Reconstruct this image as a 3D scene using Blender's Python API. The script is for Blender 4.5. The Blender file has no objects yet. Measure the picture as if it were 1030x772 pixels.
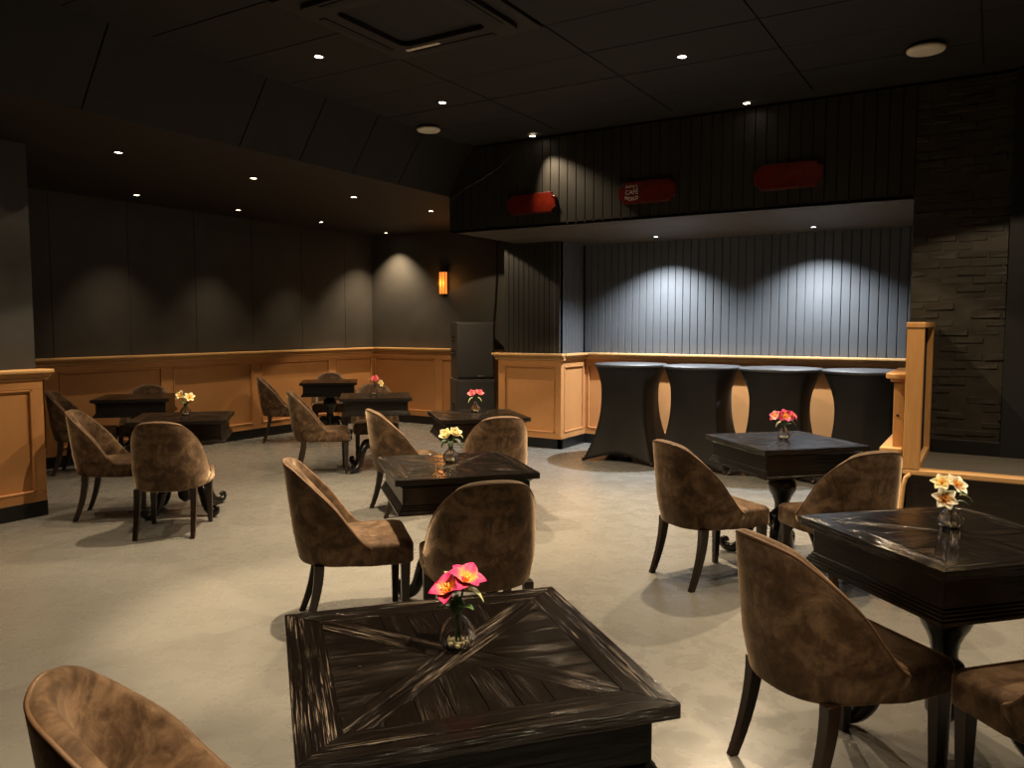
import bpy, bmesh, math, random
from mathutils import Vector, Matrix
random.seed(7)
PI = math.pi
C = bpy.context.scene.collection

# ------------------------------------------------------------------ helpers
def R(d): return math.radians(d)

class MB:
    """collects geometry for ONE mesh object"""
    def __init__(s): s.v=[]; s.f=[]; s.sm=[]; s.uv={}
    def add(s, vs, fs, smooth=False, M=None):
        o=len(s.v)
        for p in vs:
            p=Vector(p)
            s.v.append(M@p if M else p)
        for f in fs: s.f.append([i+o for i in f]); s.sm.append(smooth)
        return s
    def box(s, x0,x1,y0,y1,z0,z1, M=None):
        vs=[(x,y,z) for z in (z0,z1) for y in (y0,y1) for x in (x0,x1)]
        return s.add(vs,[(0,2,3,1),(4,5,7,6),(0,1,5,4),(2,6,7,3),(0,4,6,2),(1,3,7,5)],False,M)
    def loft(s, loops, cap0=True, cap1=True, smooth=True, M=None, closed=True):
        n=len(loops[0]); vs=[p for l in loops for p in l]; fs=[]
        for i in range(len(loops)-1):
            for j in range(n if closed else n-1):
                k=(j+1)%n
                fs.append((i*n+j,i*n+k,(i+1)*n+k,(i+1)*n+j))
        if cap0: fs.append(tuple(reversed(range(n))))
        if cap1: fs.append(tuple(range((len(loops)-1)*n,len(loops)*n)))
        return s.add(vs,fs,smooth,M)
    def lathe(s, prof, n=24, M=None, cap0=True, cap1=True, smooth=True):
        return s.loft([[(r*math.cos(2*PI*j/n),r*math.sin(2*PI*j/n),z) for j in range(n)] for z,r in prof],cap0,cap1,smooth,M)
    def tube(s, pts, rad, n=8, M=None, sx=1.0):
        pts=[Vector(p) for p in pts]; m=len(pts)
        if not hasattr(rad,'__len__'): rad=[rad]*m
        loops=[]; up=Vector((0,0,1))
        t0=(pts[1]-pts[0]).normalized()
        if abs(t0.z)>.9: up=Vector((0,1,0))
        side=t0.cross(up).normalized()
        for i,p in enumerate(pts):
            t=(pts[min(i+1,m-1)]-pts[max(i-1,0)]).normalized()
            side=(side-t*side.dot(t)).normalized(); nn=side.cross(t).normalized()
            loops.append([p+side*(rad[i]*sx*math.cos(2*PI*j/n))+nn*(rad[i]*math.sin(2*PI*j/n)) for j in range(n)])
        return s.loft(loops,True,True,True,M)
    def prism(s, poly, z0, z1, M=None, smooth=False):
        return s.loft([[(x,y,z0) for x,y in poly],[(x,y,z1) for x,y in poly]],True,True,smooth,M)
    def build(s, name, mat, parent=None, bevel=0, subsurf=0, seg=2):
        me=bpy.data.meshes.new(name); me.from_pydata(s.v,[],s.f)
        for p,b in zip(me.polygons,s.sm): p.use_smooth=b
        if s.uv:
            l=me.uv_layers.new(name='grain')
            for p in me.polygons:
                q=s.uv.get(p.index)
                if q:
                    for li,uv in zip(p.loop_indices,q): l.data[li].uv=uv
        me.materials.append(mat)
        bm=bmesh.new(); bm.from_mesh(me); bmesh.ops.recalc_face_normals(bm,faces=bm.faces); bm.to_mesh(me); bm.free()
        me.update()
        o=bpy.data.objects.new(name,me); C.objects.link(o)
        if parent: o.parent=parent
        if bevel:
            b=o.modifiers.new('bevel','BEVEL'); b.width=bevel; b.segments=seg; b.limit_method='ANGLE'; b.angle_limit=R(40)
        if subsurf:
            b=o.modifiers.new('sub','SUBSURF'); b.levels=subsurf; b.render_levels=subsurf
        return o

def tag(o,label,cat,group=None):
    o['label']=label; o['category']=cat
    if group: o['group']=group
    return o
def thing(name,label,cat,loc=(0,0,0),rz=0,group=None):
    o=bpy.data.objects.new(name,None); C.objects.link(o); o.empty_display_size=.1
    o.location=loc; o.rotation_euler=(0,0,rz)
    return tag(o,label,cat,group)
def struct(o):
    o['kind']='structure'; return o
def dup(root,loc,rz,label,group=None):
    r=root.copy(); C.objects.link(r); r.location=loc; r.rotation_euler=(0,0,rz); r['label']=label
    if group: r['group']=group
    for ch in list(root.children):
        c=ch.copy(); C.objects.link(c); c.parent=r
        for g in list(ch.children):
            d=g.copy(); C.objects.link(d); d.parent=c
    return r

def rrect(hx,hy,r,n=6,cx=0,cy=0):
    out=[]
    for (sx,sy,a0) in ((1,1,0),(-1,1,90),(-1,-1,180),(1,-1,270)):
        for k in range(n+1):
            a=R(a0+90*k/n)
            out.append((cx+sx*(hx-r)+r*math.cos(a), cy+sy*(hy-r)+r*math.sin(a)))
    return out
def interp(xs,ys,x):
    if x<=xs[0]: return ys[0]
    if x>=xs[-1]: return ys[-1]
    n=len(xs)
    for i in range(n-1):
        if x<=xs[i+1]:
            h=xs[i+1]-xs[i]; t=(x-xs[i])/h
            def m(k):
                a=max(k-1,0); b=min(k+1,n-1)
                return (ys[b]-ys[a])/(xs[b]-xs[a])
            m0,m1=m(i)*h,m(i+1)*h
            return ys[i]*(2*t**3-3*t*t+1)+m0*(t**3-2*t*t+t)+ys[i+1]*(3*t*t-2*t**3)+m1*(t**3-t*t)
def frame_M(p,d,n):
    """local x along d, y along outward normal n, z up"""
    d=Vector((d[0],d[1],0)).normalized(); n=Vector((n[0],n[1],0)).normalized()
    M=Matrix.Identity(4)
    M.col[0]=(d.x,d.y,0,0); M.col[1]=(n.x,n.y,0,0); M.col[2]=(0,0,1,0); M.col[3]=(p[0],p[1],p[2] if len(p)>2 else 0,1)
    return M

# ------------------------------------------------------------------ materials
class NT:
    def __init__(s,name):
        m=bpy.data.materials.new(name); m.use_nodes=True; s.m=m; s.t=m.node_tree; s.b=s.t.nodes['Principled BSDF']
    def n(s,t,**kw):
        x=s.t.nodes.new(t)
        for k,v in kw.items():
            if k in x.inputs: x.inputs[k].default_value=v
            else: setattr(x,k,v)
        return x
    def l(s,a,b): s.t.links.new(a,b)
    def set(s,**kw):
        for k,v in kw.items():
            k=k.replace('_',' ')
            if k in ('Base Color','Emission Color','Sheen Tint','Specular Tint') and len(v)==3: v=(*v,1)
            s.b.inputs[k].default_value=v
        return s
    def ramp(s,src,stops):
        r=s.n('ShaderNodeValToRGB'); e=r.color_ramp.elements
        while len(e)<len(stops): e.new(.5)
        for q,(p,c) in zip(e,stops):
            q.position=p; q.color=(*c,1) if hasattr(c,'__len__') else (c,c,c,1)
        s.l(src,r.inputs[0]); return r.outputs[0]
    def coord(s,kind='Object',scale=(1,1,1)):
        c=s.n('ShaderNodeTexCoord'); mp=s.n('ShaderNodeMapping'); mp.inputs['Scale'].default_value=scale
        s.l(c.outputs[kind],mp.inputs[0]); return mp.outputs[0]
    def noise(s,vec,scale,detail=4,rough=.55,dist=0):
        x=s.n('ShaderNodeTexNoise',Scale=scale,Detail=detail,Roughness=rough,Distortion=dist); s.l(vec,x.inputs['Vector']); return x.outputs[0]
    def bump(s,h,strength,dist=.01):
        b=s.n('ShaderNodeBump',Strength=strength,Distance=dist); s.l(h,b.inputs['Height']); s.l(b.outputs[0],s.b.inputs['Normal'])

def mat_plain(name,col,rough=.5,metal=0,noise=0,nscale=8,bump=0,bscale=60,spec=.5):
    t=NT(name); t.set(Base_Color=col,Roughness=rough,Metallic=metal); t.b.inputs['Specular IOR Level'].default_value=spec
    if noise:
        n=t.noise(t.coord(),nscale)
        t.l(t.ramp(n,[(.3,[c*(1-noise) for c in col]),(.7,[min(1,c*(1+noise)) for c in col])]),t.b.inputs['Base Color'])
    if bump: t.bump(t.noise(t.coord(),bscale),bump,.004)
    return t.m
def mat_emit(name,col,strength):
    t=NT(name); t.set(Base_Color=col,Emission_Color=col,Emission_Strength=strength,Roughness=.4); return t.m

def mat_velvet():
    t=NT('crushed_velvet'); co=t.coord()
    n1=t.noise(co,7,5,.6,1.2); n2=t.noise(co,28,3,.6,.6)
    mx=t.n('ShaderNodeMath',operation='MULTIPLY_ADD'); t.l(n2,mx.inputs[0]); mx.inputs[1].default_value=.35; t.l(n1,mx.inputs[2])
    c=t.ramp(mx.outputs[0],[(.42,(.028,.0155,.008)),(.62,(.078,.045,.024)),(.86,(.20,.125,.072))])
    t.l(c,t.b.inputs['Base Color'])
    t.set(Roughness=.75,Sheen_Weight=.9,Sheen_Roughness=.33,Sheen_Tint=(.90,.66,.44)); t.b.inputs['Specular IOR Level'].default_value=.2
    t.bump(mx.outputs[0],.18,.02); return t.m
def mat_legwood():
    t=NT('dark_leg_wood'); n=t.noise(t.coord('Object',(30,30,3)),4)
    t.l(t.ramp(n,[(.3,(.012,.006,.0035)),(.7,(.028,.014,.008))]),t.b.inputs['Base Color']); t.set(Roughness=.32); return t.m
def mat_tabletop():
    t=NT('black_parquet'); u=t.n('ShaderNodeUVMap',uv_map='grain')
    def mp(sc):
        m=t.n('ShaderNodeMapping'); m.inputs['Scale'].default_value=sc; t.l(u.outputs[0],m.inputs[0]); return m.outputs[0]
    grain=t.noise(mp((8,420,1)),1,5,.6,.3)
    ridge=t.noise(mp((3.5,190,1)),1,3,.55,.5)
    glint_mask=t.noise(mp((3.5,13,1)),1,2,.5,0)
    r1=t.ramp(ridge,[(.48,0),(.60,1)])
    w1=t.ramp(glint_mask,[(.46,0.05),(.60,1)])
    sx=t.n('ShaderNodeSeparateXYZ'); t.l(u.outputs[0],sx.inputs[0])
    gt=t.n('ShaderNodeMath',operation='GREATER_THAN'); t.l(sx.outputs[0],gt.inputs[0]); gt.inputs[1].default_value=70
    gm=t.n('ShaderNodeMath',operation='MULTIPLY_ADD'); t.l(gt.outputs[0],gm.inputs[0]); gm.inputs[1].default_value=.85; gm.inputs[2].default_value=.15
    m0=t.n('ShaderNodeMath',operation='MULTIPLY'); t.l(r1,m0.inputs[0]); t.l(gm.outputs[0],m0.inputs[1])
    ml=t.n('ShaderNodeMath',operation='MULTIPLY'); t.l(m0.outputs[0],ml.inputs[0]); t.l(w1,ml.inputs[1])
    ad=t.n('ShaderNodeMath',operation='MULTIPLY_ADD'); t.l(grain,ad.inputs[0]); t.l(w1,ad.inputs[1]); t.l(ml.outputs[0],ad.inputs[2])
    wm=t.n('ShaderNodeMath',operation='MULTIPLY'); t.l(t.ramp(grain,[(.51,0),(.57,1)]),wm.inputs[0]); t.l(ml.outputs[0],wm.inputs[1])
    mc=t.n('ShaderNodeMixRGB'); t.l(wm.outputs[0],mc.inputs[0]); t.l(t.ramp(grain,[(.3,(.0025,.002,.0016)),(.75,(.009,.006,.0045))]),mc.inputs[1]); mc.inputs[2].default_value=(.34,.28,.225,1)  # pale streaks along the grain: lamp glints painted into the colour
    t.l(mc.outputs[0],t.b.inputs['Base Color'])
    t.set(Roughness=.17); t.b.inputs['Specular IOR Level'].default_value=.5
    t.bump(ad.outputs[0],.8,.0013); return t.m
def mat_tableblack():
    t=NT('black_lacquer'); co=t.coord('Object',(1,1,8))
    n=t.noise(co,9,4); t.l(t.ramp(n,[(.35,(.004,.0035,.003)),(.7,(.010,.008,.006))]),t.b.inputs['Base Color'])
    t.set(Roughness=.27); t.bump(n,.12,.01); return t.m
def mat_floor():
    t=NT('polished_concrete'); co=t.coord()
    a=t.noise(co,.55,5,.6,.6); b=t.noise(co,6,6,.65,.4); f=t.noise(co,55,2,.5,0)
    m1=t.n('ShaderNodeMath',operation='MULTIPLY_ADD'); t.l(b,m1.inputs[0]); m1.inputs[1].default_value=.28; t.l(a,m1.inputs[2])
    base=t.ramp(m1.outputs[0],[(.45,(.168,.163,.148)),(.75,(.186,.181,.165)),(.95,(.206,.200,.183))])
    sp=t.ramp(f,[(.70,0),(.76,1)])
    mix=t.n('ShaderNodeMixRGB'); t.l(sp,mix.inputs[0]); t.l(base,mix.inputs[1]); mix.inputs[2].default_value=(.34,.32,.28,1)
    t.l(mix.outputs[0],t.b.inputs['Base Color'])
    t.l(t.ramp(b,[(.3,.20),(.7,.36)]),t.b.inputs['Roughness']); t.b.inputs['Specular IOR Level'].default_value=.5
    t.bump(b,.012,.01); return t.m
def mat_paint(name,c0,c1,rough=.55,scale=2.2,bump=.06):
    t=NT(name); co=t.coord(); n=t.noise(co,scale,5,.6,.3)
    t.l(t.ramp(n,[(.3,c0),(.7,c1)]),t.b.inputs['Base Color']); t.set(Roughness=rough); t.b.inputs['Specular IOR Level'].default_value=.35
    t.bump(t.noise(co,90,2),bump,.003); return t.m
def mat_wood(name,c0,c1,scale=(2,30,30),rough=.45):
    t=NT(name); n=t.noise(t.coord('Object',scale),2,5,.6,.8)
    t.l(t.ramp(n,[(.3,c0),(.7,c1)]),t.b.inputs['Base Color']); t.set(Roughness=rough); t.bump(n,.08,.004); return t.m
def mat_glass():
    t=NT('clear_glass'); t.set(Base_Color=(1,1,1),Roughness=.02,IOR=1.45,Transmission_Weight=1.0); return t.m
def mat_petal(name,tip,mid,core):
    t=NT(name); c=t.n('ShaderNodeUVMap',uv_map='grain'); s=t.n('ShaderNodeSeparateXYZ'); t.l(c.outputs[0],s.inputs[0])
    t.l(t.ramp(s.outputs[0],[(.22,core),(.6,mid),(.95,tip)]),t.b.inputs['Base Color']); t.set(Roughness=.6)
    t.b.inputs['Subsurface Weight'].default_value=.15; t.b.inputs['Subsurface Radius'].default_value=(.01,.005,.004); return t.m

M=dict(velvet=mat_velvet(), leg=mat_legwood(), top=mat_tabletop(), black=mat_tableblack(), floor=mat_floor(),
  piping=mat_plain('velvet_piping',(.13,.068,.032),.6),
  wall=mat_paint('charcoal_wall_paint',(.040,.036,.030),(.054,.049,.042),.6),
  wall2=mat_paint('charcoal_panel_paint',(.048,.046,.044),(.060,.058,.055),.5),
  stage=mat_paint('slate_beadboard_paint',(.078,.083,.090),(.094,.100,.108),.42),
  ceil=mat_paint('black_ceiling_paint',(.007,.006,.005),(.012,.0105,.009),.75,4),
  ceil2=mat_paint('dark_brown_ceiling_paint',(.009,.0065,.005),(.013,.0095,.007),.65,4),
  wallb=mat_paint('black_beadboard_paint',(.019,.0175,.015),(.026,.024,.0205),.5),
  soffit=mat_paint('soffit_paint',(.046,.038,.028),(.060,.050,.038),.6),
  caramel=mat_paint('caramel_paint',(.50,.238,.086),(.56,.272,.102),.42,3,.05),
  capwood=mat_paint('caramel_rail_paint',(.56,.32,.125),(.62,.365,.15),.38,3,.04),
  base=mat_plain('black_base_paint',(.006,.006,.006),.35),
  dark=mat_plain('void_black',(.004,.004,.004),.8),
  brick=mat_paint('black_brick_paint',(.020,.017,.012),(.040,.033,.024),.5,7,.7),
  pine=mat_wood('orange_pine',(.47,.235,.075),(.58,.31,.115),(30,30,2)),
  pineh=mat_wood('orange_pine_edge',(.52,.29,.11),(.64,.38,.16),(2,30,30)),
  deck=mat_wood('grey_deck_boards',(.075,.066,.054),(.12,.108,.09),(2,40,40),.6),
  frontp=mat_wood('dark_front_panel',(.010,.006,.003),(.030,.018,.009),(3,12,12),.3),
  span=mat_plain('black_spandex',(.009,.008,.0065),.62,0,.25,3,.1,140,.3),
  spantop=mat_plain('spandex_top',(.035,.036,.038),.55),
  spk=mat_plain('speaker_cabinet_paint',(.035,.031,.027),.5,0,.2,30,.3,200),
  grille=mat_plain('speaker_grille',(.042,.038,.036),.65,.2,0,8,.5,400),
  chrome=mat_plain('badge_metal',(.55,.53,.5),.3,.9),
  red=mat_plain('red_lacquer',(.12,.011,.005),.2,0,.3,14),
  redrim=mat_plain('dark_red_edge',(.06,.007,.004),.35),
  chalk=mat_plain('pale_lettering',(.62,.52,.47),.6),
  white=mat_plain('off_white_plastic',(.62,.56,.46),.5),
  glass=mat_glass(),
  leaf=mat_plain('leaf_green',(.05,.115,.032),.5,0,.35,30), bud=mat_plain('pale_bud',(.45,.50,.24),.5,0,.2,30),
  stem=mat_plain('stem_green',(.03,.07,.025),.5),
  yel=mat_plain('stamen_yellow',(.95,.48,.06),.6),
  pebble=mat_plain('pale_pebbles',(.75,.66,.42),.5,0,.3,60),
  pinkp=mat_petal('pink_petal',(.62,.02,.17),(.72,.06,.17),(.95,.50,.10)),
  rosep=mat_petal('rose_petal',(.80,.13,.20),(.85,.22,.26),(.9,.55,.35)),
  creamp=mat_petal('cream_petal',(.88,.80,.52),(.86,.76,.42),(.80,.55,.15)),
  whitep=mat_petal('white_petal',(.95,.92,.78),(.93,.88,.66),(.62,.28,.06)),
  lens=mat_emit('warm_lamp_lens',(1.0,.80,.55),14), lensc=mat_emit('cool_lamp_lens',(.93,.95,1.0),14),
  trimr=mat_plain('black_lamp_trim',(.02,.02,.02),.4),
  lantern=mat_emit('amber_lantern_glass',(1.0,.27,.04),.95),
)

# ------------------------------------------------------------------ room (units: metres; x along the stage wall, y away from the viewer)
XL=-8.75; YB=9.88; ZL=3.0; ZU=3.5; XS=-5.3; YBULK=7.3; YALC=9.4; XR=2.2; YR=-2.6
# floor
b=MB(); b.box(XL-.1,XR+.1,YR-.1,YB+.1,-.06,0); struct(b.build('floor',M['floor']))
# walls
def board_wall(name,p,d,n,L,z0,z1,w,mat,gap=.004,thick=.02,back=.06,chamf=.003):
    """boards with v-grooves on a backing, ONE mesh"""
    m=MB(); F=frame_M(p,d,n)
    m.box(0,L,-back,0,z0,z1,F)
    k=max(1,round(L/w)); w=L/k
    for i in range(k):
        a=i*w+gap/2; c=(i+1)*w-gap/2
        poly=[(a,0),(a,thick-chamf),(a+chamf,thick),(c-chamf,thick),(c,thick-chamf),(c,0)]
        m.loft([[(x,y,z0) for x,y in poly],[(x,y,z1) for x,y in poly]],True,True,False,F)
    return struct(m.build(name,mat))
board_wall('wall_left',(XL,-3.46),(0,1),(1,0),13.6,0,ZU,.907,M['wall'],.004,.012)
board_wall('wall_back',(XL,YB),(1,0),(0,-1),XR-XL,0,ZU,2.6,M['wall'],.002,.012)
b=MB(); b.box(XR,XR+.1,YR,YB,0,ZU); struct(b.build('wall_right',M['wall']))
b=MB(); b.box(XL,XR,YR-.1,YR,0,ZU); struct(b.build('wall_rear',M['wall']))
# upper ceiling: tiles with dark joints; one tile place is left to the cassette
b=MB(); b.box(-5.0,XR,YR,YB,ZU+.02,ZU+.10)
tx,ty=1.22,.61
x=-4.98; 
CAX0,CAX1,CAY0,CAY1=-3.80,-2.58,3.40,4.62
i=0
xs=[-5.02,-3.80,-2.58,-1.36,-.14,1.08,2.2]; ys=[YR+.61*k-.04 for k in range(0,17)]
ys=[3.40+.61*k for k in range(-10,7)]
for a,c in zip(xs,xs[1:]):
    for q,r in zip(ys,ys[1:]):
        if a>=CAX0-.01 and c<=CAX1+.01 and q>=CAY0-.01 and r<=CAY1+.01: continue
        dz=random.uniform(0,.004)
        b.box(a+.005,c-.005,q+.005,r-.005,ZU+dz,ZU+.03)
struct(b.build('ceiling',M['ceil'],None,.003))
# lowered ceiling over the left part and its sloped fascia
b=MB(); b.box(XL,XS,YR,YB,ZL,ZL+.08); struct(b.build('ceiling_lowered',M['ceil2']))
b=MB()
y=YR; k=0
seams=[YR,-.6,.7,1.9,3.1,4.4,5.05,5.72,6.4,YBULK]
for a,c in zip(seams,seams[1:]):
    b.loft([[(XS,a+.006,ZL),(XS+.36,a+.006,ZU+.02),(XS+.30,a+.006,ZU+.05),(XS-.06,a+.006,ZL+.03)],[(XS,c-.006,ZL),(XS+.36,c-.006,ZU+.02),(XS+.30,c-.006,ZU+.05),(XS-.06,c-.006,ZL+.03)]],True,True,False)
b.loft([[(XS-.06,YR,ZL+.03),(XS+.30,YR,ZU+.05),(XS+.25,YR,ZU+.08),(XS-.1,YR,ZL+.06)],[(XS-.06,YBULK,ZL+.03),(XS+.30,YBULK,ZU+.05),(XS+.25,YBULK,ZU+.08),(XS-.1,YBULK,ZL+.06)]],True,True,False)
struct(b.build('trim_1',M['ceil']))
# bulkhead above the alcove
board_wall('wall_bulkhead',(XS,YBULK+.02),(1,0),(0,-1),-.6-XS,2.6,ZU,.10,M['wallb'],.006,.02)
b=MB(); b.box(XS,XS+.05,YBULK+.02,YB,2.6,ZU); struct(b.build('wall_bulkhead_side',M['wall']))
b=MB()
for i in range(14):
    y0=YBULK+.0+i*.185
    b.box(XS+.0,-.6,y0,y0+.181,2.6,2.62)
struct(b.build('ceiling_soffit',M['soffit']))
# alcove
board_wall('wall_stage',(-4.62,YALC),(1,0),(0,-1),4.02,1.1,2.62,.095,M['stage'],.006,.018,.05,.005)
b=MB(); b.box(-4.62,-.6,YALC,YALC+.05,0,1.15); struct(b.build('wall_stage_lower',M['caramel']))
# column left of the alcove
CX0,CX1,CY=-5.46,-4.64,8.72
board_wall('wall_column_front',(CX0,CY+.02),(1,0),(0,-1),CX1-CX0,1.1,2.62,.075,M['wallb'],.005,.02)
board_wall('wall_column_side',(CX1-.02,CY),(0,1),(1,0),YALC-CY,1.1,2.62,.085,M['stage'],.006,.02)
b=MB(); b.box(CX0,CX1-.06,CY+.06,YB,0,2.62); struct(b.build('wall_column_core',M['wall2']))
# stub wall at the far left
SX=-6.68; SY=3.44
b=MB(); b.box(XL,SX,1.9,SY,0,ZL); struct(b.build('wall_stub',M['wall2']))
# wainscot runs
def wains(name,p,d,n,L,panels,ztop=1.2,back=.0,capx0=0,capx1=0):
    F=frame_M(p,d,n); m=MB()
    m.box(0,L,back,.030,.0,ztop-.03,F)                       # field
    zb,zt=.20,ztop-.16
    m.box(0,L,.030,.048,.12,zb,F); m.box(0,L,.030,.048,zt,ztop-.03,F)
    edges=[0]+panels+[L]; st=.075
    for i,e in enumerate(edges):
        a=max(0,e-st) if i not in (0,) else 0; c=min(L,e+st) if i!=len(edges)-1 else L
        if i==0: c=st*1.2
        if i==len(edges)-1: a=L-st*1.2
        m.box(a,c,.030,.048,zb,zt,F)
    for i,(e0,e1) in enumerate(zip(edges,edges[1:])):           # bead round every panel
        a=e0+(st*1.2 if i==0 else st); c=e1-(st*1.2 if i==len(edges)-2 else st); w=.018
        m.box(a,a+w,.03,.056,zb,zt,F); m.box(c-w,c,.03,.056,zb,zt,F)
        m.box(a,c,.03,.056,zb,zb+w,F); m.box(a,c,.03,.056,zt-w,zt,F)
    struct(m.build(name,M['caramel'],None,.004,0,1))
    q=MB()
    x0,x1=-capx0,L+capx1
    q.box(x0*0.75,L+capx1*.75,back,.066,ztop-.085,ztop-.06,F)
    q.box(x0*.9,L+capx1*.9,back,.082,ztop-.06,ztop-.03,F)
    q.box(x0,x1,back,.125,ztop-.03,ztop,F)
    return F,q
def capped(nm,q): struct(q.build(nm,M['capwood'],None,.008,0,2))
def baseboard(name,p,d,n,L,h=.125):
    F=frame_M(p,d,n); m=MB(); m.box(0,L,0,.052,0,h,F); struct(m.build(name,M['base'],None,.003))
x0=XL+.012
F,q=wains('trim_2',(x0,SY),(0,1),(1,0),YB-SY-.012,[1.2,2.6,3.98,5.45]); capped('trim_3',q); baseboard('baseboard_left',(x0,SY),(0,1),(1,0),YB-SY-.06)
F,q=wains('trim_4',(XL,YB-.012),(1,0),(0,-1),CX0-XL,[1.38,2.45]); capped('trim_5',q); baseboard('baseboard_back',(XL,YB-.012),(1,0),(0,-1),CX0-XL)
F,q=wains('trim_6',(CX0-.06,CY),(1,0),(0,-1),CX1-CX0+.11,[],1.2,0,.06,.06); capped('trim_7',q); baseboard('baseboard_column',(CX0-.06,CY),(1,0),(0,-1),CX1-CX0+.112)
F,q=wains('trim_8',(CX1,CY-.045),(0,1),(1,0),YALC-CY+.045,[],1.2); capped('trim_9',q); baseboard('baseboard_column_side',(CX1,CY-.052),(0,1),(1,0),YALC-CY)
F,q=wains('trim_10',(CX1,YALC),(1,0),(0,-1),-.6-CX1,[.7,1.65,2.6,3.4],1.2); capped('trim_11',q); baseboard('baseboard_stage',(CX1,YALC),(1,0),(0,-1),-.6-CX1)
F,q=wains('trim_12',(SX+.05,1.9),(0,1),(1,0),SY-1.9,[1.06],1.2,-.05,0,.06); capped('trim_13',q); baseboard('baseboard_stub',(SX+.05,1.9),(0,1),(1,0),SY-1.9)
# brick wall right of the alcove
b=MB(); b.box(-.6,.14,YBULK+.012,YB,0,ZU); 
bz=.52; row=0
bl=.215
while bz<ZU:
    xx=-.6-(bl/2 if row%2 else 0)
    while xx<.14:
        a=max(-.6,xx+.005); c=min(.14,xx+bl-.005)
        if c-a>.02:
            dx=random.uniform(-.010,.004); ins=.012
            vs=[(a-.004,YBULK+.03,bz-.003),(c+.004,YBULK+.03,bz-.003),(c+.004,YBULK+.03,bz+.061),(a-.004,YBULK+.03,bz+.061)]
            j=lambda:random.uniform(-.006,.006)
            vs+= [(a+.006,YBULK+.005-dx+j()*.6,bz+.008+j()),(c-.006,YBULK+.005-dx+j()*.6,bz+.008+j()),(c-.006,YBULK+.005-dx+j()*.6,bz+.050+j()),(a+.006,YBULK+.005-dx+j()*.6,bz+.050+j())]
            b.add(vs,[(4,5,6,7),(0,1,5,4),(1,2,6,5),(2,3,7,6),(3,0,4,7)])
        xx+=bl
    bz+=.068; row+=1
struct(b.build('wall_brick',M['brick']))
b=MB(); b.box(.075,XR,YBULK-.05,YBULK+.02,0,ZU); struct(b.build('wall_brick_side',M['dark']))
# booth platform
b=MB(); b.box(-.50,XR,6.30,YBULK+.03,0,.475); struct(b.build('platform_front',M['frontp']))
b=MB()
for i in range(9):
    b.box(-.44,XR,6.33+i*.108,6.33+i*.108+.100,.475,.515)
struct(b.build('platform_deck',M['deck'],None,.004))
b=MB(); b.box(-.52,XR,6.22,6.335,.487,.528); struct(b.build('trim_14',M['pineh'],None,.010,0,3))
b=MB(); b.box(-.40,.08,YBULK-.035,YBULK+.0,.515,.63); struct(b.build('baseboard_brick',M['base'],None,.004))

# ------------------------------------------------------------------ booth screen
s=thing('wooden_screen','pale orange wooden booth screen with black infill, standing on the platform edge','screen',(-.47,6.25,0))
b=MB(); b.box(-.055,.055,-.03,.05,.527,1.535); b.build('post',M['pine'],s,.006)
b=MB(); b.box(-.045,.055,.95,1.01,.515,1.535); b.build('post',M['pine'],s,.004)
b=MB(); b.box(-.06,.06,-.035,1.015,1.535,1.575); b.build('top_rail',M['pine'],s,.006)
b=MB(); b.box(-.03,.055,.05,.95,.515,.565); b.build('bottom_rail',M['pineh'],s,.005)
b=MB(); b.box(-.012,.012,.05,.95,.565,1.535); 
for k in range(1,8): b.box(.012,.02,.05+k*.11,.056+k*.11,.565,1.535)
b.build('infill_panel',M['dark'],s)
q=thing('drinks_ledge','narrow wooden drinks ledge with rounded end, on the left side of the booth screen','ledge',(-.53,6.26,0))
b=MB(); poly=[(0,.02),(0,.95),(-.135,.95),(-.135,.10)]+[(-.135+.09*(1-math.cos(a)),.10-.09*math.sin(a)) for a in [R(15*k) for k in range(1,7)]]
b.prism(poly,1.165,1.205); b.build('ledge_top',M['pine'],q,.010,0,3)
b=MB(); poly=[(x*.8,.05+(y-.0)*.9) for x,y in poly]; b.prism(poly,1.14,1.165); b.build('ledge_moulding',M['pine'],q,.006)
b=MB(); b.box(-.075,-.002,.06,.90,.66,1.14); b.build('support_board',M['pine'],q,.005)
b=MB(); b.lathe([(0,.010),(.006,.009),(.008,.004)],12,Matrix.Translation((-.045,.06,.90))@Matrix.Rotation(R(90),4,'X')); b.build('screw_cap',M['leg'],q)
b=MB(); b.box(-.135,-.002,.0,.95,0,.64); b.build('plinth',M['pine'],q,.006)
b=MB(); b.box(-.15,-.002,-.015,.95,.64,.668); b.build('plinth_top',M['pineh'],q,.006)
b=MB()
pts=[(-.470,6.215,.495),(-.497,6.207,.47),(-.512,6.20,.41),(-.525,6.19,.2),(-.53,6.185,.0)]
b.tube(pts,[.013,.016,.016,.016,.016],8,None,.7); tag(b.build('edge_strip',M['pineh']),'pale bent wooden edge strip running down from the booth platform to the floor','trim strip')

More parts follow.
